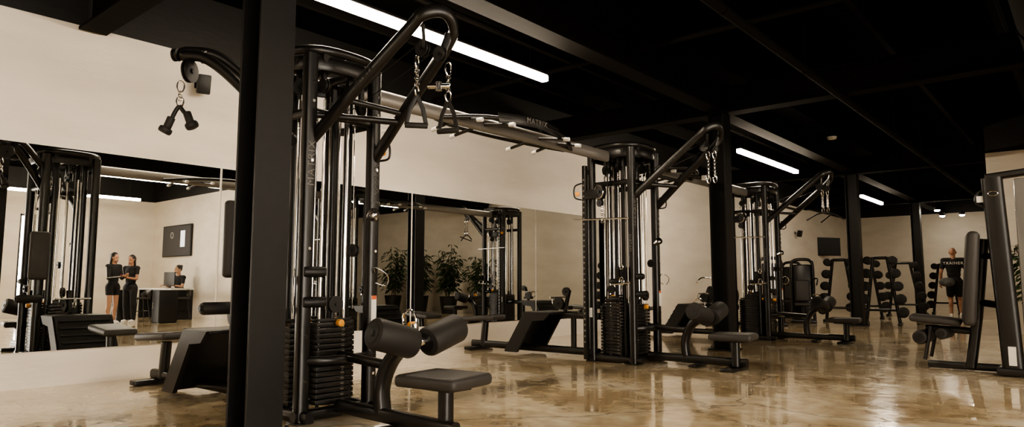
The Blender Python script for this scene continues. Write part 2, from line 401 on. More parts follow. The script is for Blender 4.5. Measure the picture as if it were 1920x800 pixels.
def machine(cy, idx):
    T = thing('cable_machine', (-4.7, cy, 0),
              ['black multi-station cable tower with angled pulley boom beside the column',
               'black multi-station cable tower with perforated pulley rail and chrome rods',
               'black multi-station cable tower beyond a column near strip lamps'][idx], 'gym machine', 'cable machine towers')
    near = idx == 0; oy = .06 if near else 0
    for sx in (-.3, .3):
        for sy in (-.3, .3):
            MB().tube([(sx, sy, .0), (sx, sy, 2.72)], .048, .052, ref=(0, 1, 0), power=2.8, seg=20).box((sx, sy, .006), (.14, .14, .012), bev=.003).obj('tower_post', BLK, T)
    for (x, y) in ((.12, -.2), (-.12, .22), (-.13, -.14), (.1, .2)):
        MB().tube([(x, y, .05), (x, y, 2.66)], .028, .034, ref=(0, 1, 0), power=2.8).obj('inner_mast', BLK, T)
    def loop(rx, ry, z): return [(rx*math.copysign(abs(math.cos(t))**.7, math.cos(t)), ry*math.copysign(abs(math.sin(t))**.7, math.sin(t)), z) for t in [2*math.pi*i/36 for i in range(36)]]
    MB().tube(loop(.37, .37, 2.76), .03, .035, closed=True).obj('crown_ring', BLK, T)
    MB().tube(loop(.37, .37, 2.66), .012, .055, closed=True).obj('crown_band', BLK, T)
    b = MB()
    for y in (-.2, 0, .2): b.tube([(-.36, y, 2.70), (.36, y, 2.70)], .03, .04)
    for x in (-.2, .2): b.tube([(x, -.36, 2.68), (x, .36, 2.68)], .025, .03)
    for z in (2.28,):
        b.tube([(-.3, -.3, z), (.3, -.3, z)], .022, .035).tube([(-.3, .3, z), (.3, .3, z)], .022, .035).tube([(.3, -.3, z), (.3, .3, z)], .022, .035)
    b.obj('top_frame', BLK, T)
    for (x, y, z, a) in ((.24, -.14, 2.52, (0, 1, 0)), (.24, .1, 2.49, (0, 1, 0)), (.26, .2, 2.40, (1, .4, 0)), (.1, -.27, 2.50, (1, 0, 0)), (-.1, -.27, 2.46, (1, 0, 0)), (-.22, 0, 2.47, (0, 1, 0)), (.2, -.02, 2.36, (1, 0, 0)), (0, .25, 2.47, (1, 0, 0))):
        pul(T, 'top_pulley', (x, y, z), .058, a, hang=.16)
    b = MB()
    for sy in (-.3, .3): b.tube([(-.42, sy, .05), (.42, sy, .05)], .035, .04, power=3)
    for sx in (-.3, .3): b.tube([(sx, -.36, .05), (sx, .36, .05)], .035, .04, power=3)
    b.obj('base_frame', BLK, T)
    MB().tube(crv([(.3, -.3, .44), (.40, -.18, .44), (.43, 0, .44), (.40, .18, .44), (.3, .3, .44)], 6), .028, .036).obj('guard_bar', BLK, T)
    stack(T, (.22, 0, 0), True, 15, 2.42, near or idx == 1)
    stack(T, (-.22, 0, 0), True, 15, 2.42, False)
    stack(T, (0, -.24, 0), False, 18 if idx else 15, 2.42, idx == 1, w=.24, d=.1)
    stack(T, (0, .24, 0), False, 15, 2.42, False, w=.24, d=.1)
    for (x, y) in ((.27, -.09), (.285, .06), (.27, .15), (.05, -.33), (-.05, -.33), (.2, -.28)):
        MB().cyl((x, y, .8), (x*.95, y*.95, 2.44), .0045, seg=6).obj('steel_cable', CHR, T)
    pul(T, 'lower_pulley', (.33, -.05, .84), .062, (1, 0, 0)); pul(T, 'lower_pulley', (.02, -.36, .92), .05, (0, 1, 0)); pul(T, 'lower_pulley', (.34, .1, 1.25), .05, (0, 1, 0))
    for z in (1.08, .86): MB().roll((.33, -.33, z), (.37, -.17, z), .040, .01).obj('handle_peg', BLK2, T)
    for z in (1.02, .80): MB().roll((.02, -.37, z), (.16, -.39, z), .035, .01).obj('handle_peg', BLK2, T)
    MB().tube(crv([(.35, .33, 2.12), (.42, .36, 2.12), (.43, .36, 2.0), (.35, .33, 1.98)], 5), .009).obj('hook_bracket', BLK, T)
    MB().roll((.36, .32, 2.05), (.40, .34, 2.05), .03, .008).obj('amber_knob', YEL, T)
    MB().cyl((.30, .30, 1.52), (.38, .26, 1.55), .05, .045).cyl((.35, .29, 1.53), (.40, .25, 1.56), .02).obj('guard_disc', CHR, T)
    MB().box((.3485, .30, .80), (.002, .05, .20)).obj('warning_label', WHT, T, smooth=False)
    MB().box((.3495, .30, .885), (.002, .046, .03)).obj('warning_label_header', RED, T, smooth=False)
    MB().box((-.30, -.3525, .62), (.045, .002, .12)).obj('warning_label', WHT, T, smooth=False)
    MB().tube(crv([(.35, .3, 1.08), (.42, .25, 1.12), (.46, .34, 1.06), (.40, .38, .98), (.35, .31, 1.0)], 6), .005).obj('wire_loop', CHR, T)
    for sy in (-.3, .3):
        for z in (.3, .62, 1.25, 1.9, 2.35, 2.5): MB().cyl((.34, sy, z), (.358, sy, z), .012, seg=8).obj('bolt_head', CHR, T)
    up = V((0, 0, 1))
    text('MATRIX', .085, frame(up, V((0, -1, 0)), V((1, 0, 0)), (.3492, -.3, 1.88)), T)
    if not near: text('MATRIX', .055, frame(up, V((1, 0, 0)), V((0, -1, 0)), (.3, -.3535, 1.5)), T)
    em_ = MB()
    em_.tube(crv([(.349, .3+(.02 if k % 2 else -.02), 1.70+k*.035) for k in range(8)], 4), .003, .006, ref=(1, 0, 0))
    em_.obj('post_emblem', LET, T)
    text('ULTRA', .025, frame(V((0, 1, 0)), up, V((1, 0, 0)), (.35, .3, 1.64)), T)
    boom(T, lambda o, s, z: (.3+o*.95, s*1.05+.02+oy*min(1, o), z))
    X = V((.43, .07, .345)).normalized(); Z = V((.1, -1, .1)); Z = (Z-X*Z.dot(X)).normalized(); Y = Z.cross(X)
    text('MATRIX', .06, frame(X, Y, Z, V((.76, -.178+oy*.5, 2.465))+Z*.036), T, LETD)
    # east station: seat and knee rollers
    MB().tube([(.34, 0, .09), (1.62, -.05, .09)], .04, .05, power=3).box((1.48, -.08+oy, .02), (.16, .46, .04), bev=.01).box((1.0, -.02, .02), (.1, .3, .03), bev=.01).obj('station_beam', BLK, T)
    MB().tube([(1.5, -.08+oy, .05), (1.5, -.08+oy, .33)], .045, .045, ref=(1, 0, 0), power=3).box((1.48, -.08+oy, .34), (.3, .2, .03)).obj('seat_post', BLK, T)
    cushion(T, (1.48, -.08+oy, .385), (.48, .44, .08), Euler((0, .0, .15)))
    MB().tube(crv([(.86, .0, .08), (.84, 0, .28), (.92, oy*.5, .48), (1.12, oy, .62)], 8), .045, .06, ref=(0, 1, 0), power=3).obj('knee_pad_post', BLK, T)
    MB().tube([(.34, .0, .46), (.86, 0, .43)], .03, .035).obj('station_brace', BLK, T)
    MB().cyl((1.15, -.09+oy, .60), (1.15, .09+oy, .60), .028).cyl((1.10, oy, .58), (1.10, oy, .72), .03).obj('roller_axle', CHR, T)
    roller(T, (1.15, -.05+oy, .59), (1.13, -.38+oy, .68), .105); roller(T, (1.15, .07+oy, .59), (1.13, .40+oy, .68), .105)
    MB().torus((.98, .12, .74), .07, .008, (0, 1, 0)).obj('adjust_ring', CHR, T)
    MB().roll((1.0, .10, .70), (1.0, .16, .70), .028, .008).obj('amber_knob', YEL, T)
    # west station
    MB().tube([(-.34, -.1, .09), (-2.62, -.12, .09)], .04, .05, power=3).box((-2.5, -.12, .03), (.14, .5, .05), bev=.012).obj('row_beam', BLK, T)
    MB().tube([(-2.4, -.12, .06), (-2.36, -.12, .42)], .05, .045, ref=(0, 1, 0), power=3).obj('bench_post', BLK, T)
    cushion(T, (-2.4, -.12, .475), (.62, .34, .075), Euler((0, -.06, .05)), 'bench_pad')
    b = MB()
    prof = [(-1.72, .04), (-1.35, .60), (-.92, .60), (-1.02, .50), (-1.22, .48), (-1.5, .04)]
    for y in (-.42, .2): b.poly([(x, y, z) for x, z in prof], (0, .04, 0))
    ang = math.atan2(.56, .37)
    b.box((-1.545, -.09, .32), (.66, .62, .035), Euler((0, -ang, 0)))
    for k in range(6):
        t = -.25+k*.1; b.box((-1.545+t*math.cos(ang)-.02, -.09, .32+t*math.sin(ang)+.013), (.02, .56, .03), Euler((0, -ang, 0)))
    b.box((-1.13, -.09, .59), (.46, .62, .03), bev=.01)
    b.obj('foot_platform', BLK2, T)
    MB().tube([(-.92, -.1, .56), (-.32, -.1, .56)], .035, .045, power=3).tube([(-.75, -.1, .09), (-.75, -.1, .56)], .035, .04, ref=(1, 0, 0)).obj('platform_frame', BLK, T)
    b = MB(); b.box((-.9, -.1, .66), (.2, .1, .05)); b.tube([(-.9, -.1, .6), (-.82, -.1, .9)], .03, .03, ref=(0, 1, 0)); b.obj('pulley_mount', BLK2, T)
    pul(T, 'row_pulley', (-.95, -.17, .72), .085, (0, 1, 0)); pul(T, 'row_pulley', (-.82, -.17, .88), .06, (0, 1, 0))
    MB().torus((-1.05, -.1, .74), .06, .008, (0, 1, 0)).tube([(-1.0, -.3, .80), (-1.0, .1, .80)], .012).obj('row_handle', CHR, T)
    if near:
        roller(T, (-.62, -.62, .80), (-.62, -.34, .80), .05)
        MB().tube([(-.3, -.3, .80), (-.62, -.4, .80)], .02).obj('pad_bracket', BLK, T)
        cushion(T, (-.55, -.38, 1.35), (.08, .22, .62), None, 'back_pad')
        MB().tube([(-.3, -.3, 1.35), (-.56, -.4, 1.35)], .025).obj('pad_bracket', BLK, T)
        def P(o, s, z):
            dx, dy = V((-.52, -.78)).normalized(); return (-.18+dx*o+(-dy)*s*-1, -.23+dy*o+dx*s, z)
        pa = [P(0, -.12, 2.10), P(.3, -.1, 2.42), P(.52, -.09, 2.64), P(.66, -.06, 2.75), P(.76, .0, 2.76), P(.66, .06, 2.80), P(.4, .1, 2.78), P(.08, .12, 2.55)]
        MB().tube([pa[0]]+crv(pa[1:], 8), .036, .042, seg=16).obj('boom_arm', BLK, T)
        ax = V(P(0, 1, 0))-V(P(0, 0, 0)); pul(T, 'boom_pulley', P(.70, .0, 2.64), .09, ax, .02); pul(T, 'boom_pulley', P(.80, 0, 2.76), .05, ax, .02); pul(T, 'boom_pulley', P(.6, 0, 2.76), .05, ax, .02)
    else:
        MB().box((-.32, -.43, 1.28), (.055, .06, 2.5), bev=.008).box((-.32, -.36, .12), (.05, .1, .05)).box((-.32, -.36, 2.45), (.05, .1, .05)).obj('adjustment_rail', BLK, T)
        for k in range(30): MB().cyl((-.32, -.4615, .25+k*.072), (-.32, -.463, .25+k*.072), .013, seg=10).obj('rail_hole', GRY, T)
        pul(T, 'carriage_pulley', (-.08, -.44, 2.16), .105, (.3, 1, 0), .02); pul(T, 'carriage_pulley', (-.08, -.44, 2.02), .05, (.3, 1, 0), .02)
        MB().box((-.2, -.43, 2.14), (.22, .06, .12), bev=.01).obj('pulley_carriage', BLK2, T)
        MB().torus((-.08, -.47, 2.16), .085, .008, (.3, 1, 0)).obj('pulley_rim', CHR, T)
        MB().tube([(-.48, -.46, 1.82), (.34, -.46, 1.80)], .011).obj('cross_rod', CHR, T)
        MB().roll((-.42, -.45, 2.16), (-.40, -.49, 2.16), .03, .008).obj('amber_knob', YEL, T)
        MB().tube(crv([(-.36, -.44, 2.3), (-.46, -.46, 2.26), (-.46, -.46, 2.12), (-.36, -.44, 2.08)], 5), .01).obj('hook_bracket', BLK, T)
        b = MB(); chain(b, (-.04, -.46, 1.96), .2); b.obj('chain', CHR, T)
        MB().box((.18, -.40, 1.12), (.1, .1, .16), bev=.01).obj('pulley_carriage', BLK2, T); pul(T, 'carriage_pulley', (.22, -.44, 1.12), .05, (1, 0, 0))
        b = MB(); b.torus((.24, -.47, 1.2), .035, .008, (.5, 1, 0)); b.torus((.24, -.47, 1.02), .05, .008, (.5, 1, 0)); b.tube([(.1, -.47, .98), (.34, -.45, 1.0)], .012); b.obj('chrome_handle', CHR, T)
    return T
for i, y in enumerate(TOWERS): machine(y, i)
# ---- bridges
for i, (a, b_) in enumerate(((3.13, 7.8), (7.8, 12.4))):
    T = thing('pull_up_bridge', (-4.7, (a+b_)/2, 0), 'grey steel overhead beam with curved pull-up bars joining cable towers', 'pull-up bar', 'pull-up bridges')
    L = (b_-a)/2-.39; q = .03 if i == 0 else -.98; k = 1 if i == 0 else .6
    MB().tube([(0, -L, 2.62), (0, L, 2.62)], .04, .07, power=3).obj('bridge_beam', GRY, T)
    for sx in (-1, 1):
        MB().tube(crv([(sx*.05, q-1.05*k, 2.58), (sx*.26, q-.62*k, 2.62), (sx*.36, q, 2.64), (sx*.26, q+.62*k, 2.62), (sx*.05, q+1.05*k, 2.58)], 8), .024).obj('curved_bar', BLK, T)
        for y, e in ((-.8, .34), (-.45, .44), (.45, .44), (.8, .34)):
            MB().tube([(sx*.04, q+y*k, 2.61), (sx*e, q+y*k*1.02, 2.55)], .017).obj('grip_bar', BLK, T)
            MB().roll((sx*(e-.06), q+y*k*1.015, 2.557), (sx*(e+.01), q+y*k*1.02, 2.548), .022, .006).obj('grip_tip', TOPW, T)
    if i == 0:
        MB().tube(crv([(.30, -.5, 2.63), (.385, 0, 2.65), (.30, .5, 2.63)], 8), .008, .055).obj('name_plate', BLK, T)
        up = V((0, 0, 1)); text('MATRIX', .085, frame(V((0, 1, 0)), up, V((1, 0, 0)), (.395, 0, 2.65)), T)
# ---- attachments hanging from booms
def strap_handle(loc, rz):
    T = thing('strap_handle', loc, 'black strap handle with foam grip hanging from a chrome chain', 'cable handle', 'strap handles', rz)
    b = MB(); clip(b, (0, 0, -.05), .10); chain(b, (0, 0, -.11), .10); clip(b, (0, 0, -.25), .08); b.obj('chain', CHR, T)
    for s in (-1, 1): MB().tube([(0, 0, -.28), (s*.045, 0, -.38), (s*.07, 0, -.50)], .004, .016, ref=(1, 0, 0)).obj('strap', BLK2, T)
    MB().roll((-.08, 0, -.50), (.08, 0, -.50), .021, .006).obj('grip', RUB, T)
bx = -4.7+.3
strap_handle((bx+.88*.95, 3.2-.05, 2.60), .9); strap_handle((bx+1.03*.95, 3.2+.12, 2.57), .4)
t = thing('double_end_bar', (bx+1.06*.95, 3.20, 2.36), 'short chrome swivel bar clipped to cable ends', 'cable attachment')
MB().roll((-.06, -.05, 0), (.06, .05, 0), .018, .004).cyl((0, 0, -.03), (0, 0, .03), .024).obj('swivel_bar', CHR, t)
for y, lab in ((7.8, 'a'), (12.4, 'b')):
    T = thing('cable_chain', (bx+.97*.95, y+.02, 2.60), 'chrome chain and carabiner hanging from a pulley boom', 'chain', 'boom chains')
    b = MB()
    for dx in (-.03, .05): clip(b, (dx, 0, -.05), .10); chain(b, (dx, 0, -.1), .22); clip(b, (dx, 0, -.35), .09)
    b.obj('chain_links', CHR, T)
    if lab == 'b':
        MB().tube(crv([(-.28, -.1, -.52), (-.12, -.05, -.42), (.0, 0, -.40), (.12, .05, -.42), (.28, .1, -.52)], 6), .014).tube([(-.1, .1, -.55), (.12, -.1, -.44)], .014).obj('pulldown_bar', BLK2, T)
dd = V((-.52, -.78)).normalized()
T = thing('triceps_rope', (-4.7-.18+dd[0]*.76, 3.2-.30+dd[1]*.76, 2.56), 'black pull-down rope with two rubber knobs on a chrome clip', 'cable handle')
b = MB(); clip(b, (0, 0, -.05), .09); chain(b, (0, 0, -.10), .05); clip(b, (0, 0, -.17), .08); b.obj('chain', CHR, T)
for s in (-1, 1):
    d = V((.045*s, .05*s, 0)); zz = .022*s
    MB().tube(crv([V((0, 0, -.20)), V((0, 0, -.24))+d*.4, V((0, 0, -.30+zz))+d*.9], 5), .016).obj('rope', BLK2, T)
    MB().roll(V((0, 0, -.27+zz))+d*.8, V((0, 0, -.36+zz))+d*1.3, .03, .006).roll(V((0, 0, -.35+zz))+d*1.25, V((0, 0, -.395+zz))+d*1.6, .05, .016).obj('rubber_knob', RUB, T)
# ------------------------------------------------------------------ right machine (leg machine with shroud)
T = thing('leg_curl_machine', (-.73, 9.2, 0), 'black leg machine with grey weight shroud, tall back pad and rollers', 'gym machine')
MB().tube([(0, 0, 0), (-.02, 0, .6), (-.06, 0, 1.6), (-.08, 0, 2.16)], .10, .085, ref=(0, 1, 0), power=3.6, seg=24).obj('main_post', BLK, T)
MB().tube([(.85, .1, 0), (.85, .1, 2.1)], .06, .06, ref=(0, 1, 0), power=3).obj('rear_post', BLK, T)
MB().tube([(-.14, 0, 2.17), (.3, .04, 2.21), (.9, .1, 2.2)], .08, .04, power=3).obj('top_cap', BLK, T)
MB().box((.46, .02, 1.14), (.70, .05, 1.99), Euler((0, 0, .1)), .02).obj('weight_shroud', SHR, T)
MB().box((.30, -.02, 1.12), (.022, .006, 1.7), Euler((0, 0, .1))).obj('shroud_stripe', TOPW, T)
MB().box((.4, .12, .05), (1.1, .5, .08), bev=.02).box((-.4, .28, .05), (.9, .1, .08), bev=.02).obj('base_frame', BLK, T)
MB().box((0.0, -.088, .22), (.07, .003, .2)).obj('warning_label', WHT, T, smooth=False)
MB().torus((-.07, -.095, 1.98), .035, .004, (0, 1, 0), 1.3, .7).obj('badge', CHR, T)
cushion(T, (-.36, .18, 1.05), (.13, .52, 1.06), Euler((0, .09, .15)), 'back_pad')
MB().tube([(-.22, .26, 1.5), (-.33, .26, .6), (-.42, .26, .04)], .055, .065, ref=(0, 1, 0), power=3).tube([(-.05, .0, .75), (-.30, .26, .78)], .04).tube([(-.05, .0, 1.3), (-.26, .26, 1.3)], .035).obj('back_pad_frame', BLK, T)
cushion(T, (-.74, .24, .57), (.52, .42, .085), Euler((0, .1, .1)), 'seat')
MB().tube([(-.40, .28, .45), (-.85, .28, .47)], .04, .04).obj('seat_frame', BLK, T)
roller(T, (-.88, .02, .37), (-.86, .45, .37), .08); roller(T, (-.66, .0, .42), (-.64, .42, .42), .065)
for y in (.05, .45): MB().tube([(-.76, y, .5), (-.84, y, .12)], .02, .03, ref=(0, 1, 0)).obj('lever_arm', BLK, T)
MB().tube(crv([(-.09, -.02, 2.0), (-.2, 0, 2.02), (-.24, 0, 1.9), (-.14, -.02, 1.84)], 5), .018).obj('top_handle', BLK, T)
MB().box((-.19, -.03, 1.93), (.08, .01, .07)).obj('instruction_label', WHT, T, smooth=False)
# ------------------------------------------------------------------ far machines
def selector(x, y, rz):
    T = thing('selectorised_machine', (x, y, 0), 'black selectorised weight machine with rounded shroud and padded seat', 'gym machine', 'selectorised machines', rz)
    for sx in (-.26, .26): MB().tube(crv([(sx, 0, 0), (sx, 0, .8), (sx*.98, 0, 1.45), (sx*.8, 0, 1.58)], 5), .04, .05, ref=(0, 1, 0)).obj('frame_post', BLK, T)
    MB().tube(crv([(-.26, 0, 1.5), (-.15, 0, 1.6), (.15, 0, 1.6), (.26, 0, 1.5)], 5), .035, .04).obj('top_bar', BLK, T)
    MB().box((0, 0, .8), (.44, .1, 1.36), bev=.04).obj('weight_shroud', BLK, T)
    MB().box((0, -.4, .04), (.6, .9, .07), bev=.02).tube([(0, -.6, .05), (0, -.6, .42)], .04, ref=(1, 0, 0)).obj('base_frame', BLK, T)
    cushion(T, (0, -.6, .46), (.4, .42, .08)); cushion(T, (0, -.34, .8), (.34, .09, .55), Euler((-.15, 0, 0)), 'back_pad')
    MB().tube([(0, -.05, .8), (0, -.32, .8)], .03).obj('pad_bracket', BLK, T)
    for s in (-1, 1): MB().tube(crv([(s*.26, -.02, 1.1), (s*.36, -.3, 1.1), (s*.33, -.55, .95)], 5), .018).obj('press_arm', BLK, T)
selector(-6.1, 17.0, .4); selector(-5.85, 18.6, .3); selector(-6.9, 21.0, .2)
T = thing('plate_loaded_machine', (-6.75, 15.3, 0), 'low black bench machine with chrome handles near the cream wall', 'gym machine')
MB().tube([(0, -.6, .06), (0, .6, .06)], .04, .05).tube([(-.35, .5, .05), (.35, .5, .05)], .04, .05).tube([(0, .4, .06), (0, .35, 1.0)], .045, ref=(1, 0, 0)).tube([(0, -.3, .06), (0, -.3, .45)], .04, ref=(1, 0, 0)).obj('machine_frame', BLK, T)
cushion(T, (0, -.2, .5), (.4, .7, .09)); cushion(T, (0, .2, .85), (.34, .1, .5), Euler((-.3, 0, 0)), 'back_pad')
MB().tube(crv([(-.4, -.2, 1.0), (-.4, .1, 1.12), (-.1, .35, 1.1), (.1, .35, 1.1), (.4, .1, 1.12), (.4, -.2, 1.0)], 6), .02).obj('chrome_handle', CHR, T)
MB().cyl((-.36, .3, .7), (.36, .3, .7), .03).obj('plate_axle', BLK, T)
for s in (-1, 1): MB().roll((s*.27, .3, .7), (s*.33, .3, .7), .2, .01, 28).obj('weight_plate', RUB, T)
T = thing('wall_television', (WX+.02, 27.2, 2.05), 'black flat television on a wall arm', 'television')
MB().box((.22, 0, .3), (.05, 1.15, .68), Euler((0, 0, -.5)), .01).obj('television_body', BLK2, T)
MB().box((.245, -.014, .3), (.004, 1.08, .62), Euler((0, 0, -.5))).obj('screen', BLK2, T)
MB().tube([(0, 0, .3), (.2, 0, .3)], .02).box((.01, 0, .3), (.02, .2, .2)).obj('wall_arm', BLK, T)
# ------------------------------------------------------------------ dumbbell racks
def dumb_mesh(r):
    b = MB().cyl((0, -.06, 0), (0, .06, 0), .016, seg=12)
    for s in (-1, 1): b.roll((0, s*.055, 0), (0, s*.165, 0), r, .015, 24).cyl((0, s*.165, 0), (0, s*.169, 0), r*.5, seg=16)
    bmesh.ops.recalc_face_normals(b.bm, faces=b.bm.faces)
    me = bpy.data.meshes.new('dumbbell'); b.bm.to_mesh(me); b.bm.free(); me.shade_smooth(); me.set_sharp_from_angle(angle=.6); me.materials.append(RUBD); return me
DM = [dumb_mesh(.125), dumb_mesh(.115), dumb_mesh(.10)]
def rack(x, y, rz, w=.36):
    T = thing('dumbbell_rack', (x, y, 0), 'tall black A-frame rack holding round dumbbells in tiers', 'dumbbell rack', 'dumbbell racks', rz)
    for s in (-1, 1):
        MB().tube([(s*w, 0, .02), (s*w*.42, 0, 1.62)], .04, .055, ref=(0, 1, 0)).obj('rack_upright', BLK, T)
        MB().box((s*w, 0, .03), (.09, .7, .06), bev=.012).obj('rack_foot', BLK, T)
    MB().tube([(-w*.42, 0, 1.60), (w*.42, 0, 1.60)], .035, .04).obj('rack_crossbar', BLK, T)
    MB().tube([(-w*.85, 0, .35), (w*.85, 0, .35)], .03).obj('rack_crossbar', BLK, T)
    M = Matrix.Rotation(rz, 4, 'Z')
    for k in range(5):
        z = .30+k*.31; xx = w*(1-.58*(z/1.58))
        for s in (-1, 1):
            cx = s*(xx+.12)
            MB().box((s*(xx+.09), 0, z-.028), (.16, .10, .018), bev=.004).box((s*(xx+.165), 0, z-.012), (.012, .10, .03)).obj('cradle', BLK, T)
            d = bpy.data.objects.new('dumbbell', DM[0 if k < 2 else 1 if k < 4 else 2]); C.objects.link(d)
            p = M @ V((cx-.01*s, 0, z)); d.location = V((x, y, 0))+p; d.rotation_euler[2] = rz
            meta(d, 'black round-headed rubber dumbbell resting on the rack', 'dumbbell', 'rack dumbbells')
rack(-3.95, 18.4, .15); rack(-5.12, 19.3, .15); rack(-4.45, 23.6, .1, .44); rack(-3.75, 26.2, .1); rack(-5.0, 21.5, .15)
# ------------------------------------------------------------------ people
def hand(b, w, d, n, s=1.0, curl=.6):
    w, d, n = V(w), V(d).normalized(), V(n); n = (n-d*n.dot(d)).normalized(); t = d.cross(n).normalized()
    b.ell(w+d*.045*s, (.04*s, .016*s, .046*s), Matrix((t, n, d)).transposed().to_euler(), 12, 8)
    for k, L in enumerate((.07, .08, .075, .058)):
        o = w+d*.08*s+t*(.028-.019*k)*s
        m1 = o+(d*math.cos(curl*.5)+n*math.sin(curl*.5))*L*.5*s
        m2 = m1+(d*math.cos(curl*1.4)+n*math.sin(curl*1.4))*L*.5*s
        b.capsule(o, m1, .0095*s, .009*s, 8); b.capsule(m1, m2, .009*s, .0078*s, 8)
    o = w+d*.03*s+t*.034*s; m1 = o+(t*.6+d*.7+n*.3).normalized()*.035*s; b.capsule(o, m1, .011*s, .0098*s, 8)
    b.capsule(m1, m1+(d+n*.4).normalized()*.028*s, .0098*s, .0085*s, 8)
def person(loc, rz, J, label, skin, hair, group=None, sc=1.0, shirt=CLO, sleeve=.6, bottoms=CLO, leg=.5, shoes=SHOE, female=False, hands=None, stripe=False):
    T = thing('person', loc, label, 'person', group, rz); T.scale = (sc, sc, sc)
    g = {'pel': (0, 0, .93), 'wai': (0, 0, 1.10), 'che': (0, 0, 1.30), 'nek': (0, .01, 1.47), 'hed': (0, -.015, 1.63),
         'sL': (.17, 0, 1.41), 'sR': (-.17, 0, 1.41), 'eL': (.23, .03, 1.13), 'eR': (-.23, .03, 1.13), 'wL': (.25, -.05, .88), 'wR': (-.25, -.05, .88),
         'hL': (.09, 0, .90), 'hR': (-.09, 0, .90), 'kL': (.10, -.01, .49), 'kR': (-.10, -.01, .49), 'aL': (.10, .03, .08), 'aR': (-.10, .03, .08), 'dH': (0, -1, 0)}
    g.update(J); g = {k: V(v) for k, v in g.items()}
    f = .88 if female else 1.0
    def torso(b, e=0):
        b.ell(g['che'], (.165*f+e, .115*f+e, .17+e)); b.ell(g['wai'], (.135*f+e, .10*f+e, .15+e)); b.ell(g['pel'], (.155+e, .115+e, .12+e))
        b.capsule(g['sL'], g['sR'], .06*f+e, .06*f+e)
        b.ell((g['che']+g['wai'])/2, (.145*f+e, .108*f+e, .14+e))
    b = MB(); torso(b)
    b.capsule(g['che']+V((0, 0, .1)), g['nek'], .07, .056); b.capsule(g['nek'], g['hed']-V((0, 0, .05)), .055, .055)
    h = g['hed']; dh = g['dH'].normalized(); sd = V((0, 0, 1)).cross(dh).normalized()
    hr = Matrix((sd, -dh, V((0, 0, 1)))).transposed().to_euler()
    b.ell(h+V((0, 0, .015)), (.075, .095, .105), hr); b.ell(h+dh*.03-V((0, 0, .055)), (.055, .06, .055), hr)
    b.capsule(h+dh*.09+V((0, 0, .01)), h+dh*.112-V((0, 0, .02)), .010, .015, 8)
    for s in (-1, 1): b.ell(h+sd*.078*s, (.012, .02, .03), hr, 8, 6)
    for S, hd in (('L', 1), ('R', -1)):
        b.capsule(g['s'+S], g['e'+S], .052*f, .04*f); b.capsule(g['e'+S], g['w'+S], .04*f, .026*f)
        dr = (g['w'+S]-g['e'+S]).normalized(); nn = V((-hd*.6, -.8, 0)) if not hands else V(hands[S][1])
        if hands: dr = V(hands[S][0])
        hand(b, g['w'+S], dr, nn)
        b.capsule(g['h'+S], g['k'+S], .085, .056); b.capsule(g['k'+S], g['a'+S], .055, .036); b.ell(g['k'+S]*.65+g['a'+S]*.35+V((0, .015, 0)), (.052, .058, .10))
        b.capsule(g['a'+S]-V((0, 0, .03)), g['a'+S]+V((0, -.14, -.04)), .036, .03)
    b.obj('body', skin, T, rm=.0085)
    for s in (-1, 1): MB().ell(h+dh*.088+sd*.03*s+V((0, 0, .022)), (.011, .006, .007), hr, 8, 6).obj('eye', EYE, T)
    MB().ell(h+dh*.094-V((0, 0, .05)), (.022, .008, .008), hr, 10, 6).obj('mouth', LIP, T)
    b = MB(); torso(b, .014)
    for S in 'LR':
        e = g['s'+S].lerp(g['e'+S], min(1, sleeve)); b.capsule(g['s'+S], e, .062*f, .056*f)
        if sleeve > 1: b.capsule(g['e'+S], g['e'+S].lerp(g['w'+S], .93), .052*f, .036*f)
    b.obj('shirt', shirt, T, rm=.011)
    b = MB(); b.ell(g['pel']+V((0, 0, -.0)), (.175, .135, .12))
    for S in 'LR':
        e = g['h'+S].lerp(g['k'+S], min(1, leg)); b.capsule(g['h'+S], e, .102, .088 if leg < 1 else .075)
        if leg > 1: b.capsule(g['k'+S], g['k'+S].lerp(g['a'+S], .95), .073, .055)
    b.obj('trousers' if leg > 1 else 'shorts', bottoms, T, rm=.011)
    for S in 'LR':
        a = g['a'+S]; zz = a.z-.08
        MB().ell((a.x, a.y-.05, zz+.045), (.046, .14, .05)).ell((a.x, a.y+.02, zz+.07), (.042, .06, .06)).obj('shoe', shoes, T, rm=.01)
        MB().box((a.x, a.y-.05, zz+.011), (.085, .27, .022), bev=.009).obj('shoe_sole', shoes, T)
        if stripe: MB().tube([g['s'+S]+V((.06 if S == 'L' else -.06, 0, .0)), g['e'+S]+V((.052 if S == 'L' else -.052, 0, 0)), g['w'+S]+V((.036 if S == 'L' else -.036, 0, 0))], .008, .02, ref=(1, 0, 0)).obj('sleeve_stripe', CLOW, T)
    if hair:
        b = MB(); b.ell(h+V((0, 0, .035))-dh*.018, (.086, .10, .10), hr)
        if hair == 'long': b.capsule(h-dh*.07+V((0, 0, .02)), g['nek']-dh*.09-V((0, 0, .14)), .075, .045)
        if hair == 'long':
            for s in (-1, 1): b.capsule(h+sd*.07*s-dh*.02, g['nek']+sd*.08*s-dh*.03-V((0, 0, .05)), .03, .025)
        if hair == 'bun': b.ell(h-dh*.09+V((0, 0, .09)), (.045, .045, .045))
        b.obj('hair', HAIR, T, rm=.01)
    return T
P1 = person((-3.05, 22.9, 0), math.pi+.1, {'kL': (.10, -.06, .49), 'aR': (-.11, .10, .10), 'kR': (-.10, .0, .49), 'wL': (.29, -.02, .88), 'wR': (-.27, -.12, .90), 'eR': (-.27, .03, 1.13), 'eL': (.27, .05, 1.13), 'sL': (.2, 0, 1.43), 'sR': (-.2, 0, 1.43)},
       'bald trainer in black t-shirt and shorts walking away', SKIN2, None, sc=1.14, leg=.75, shoes=SHOE)
text('TRAINER', .095, frame(V((-1, 0, 0)), V((0, 0, 1)), V((0, 1, 0)), (0, .133, 1.36)), P1, LETW, 'shirt_lettering', .004)
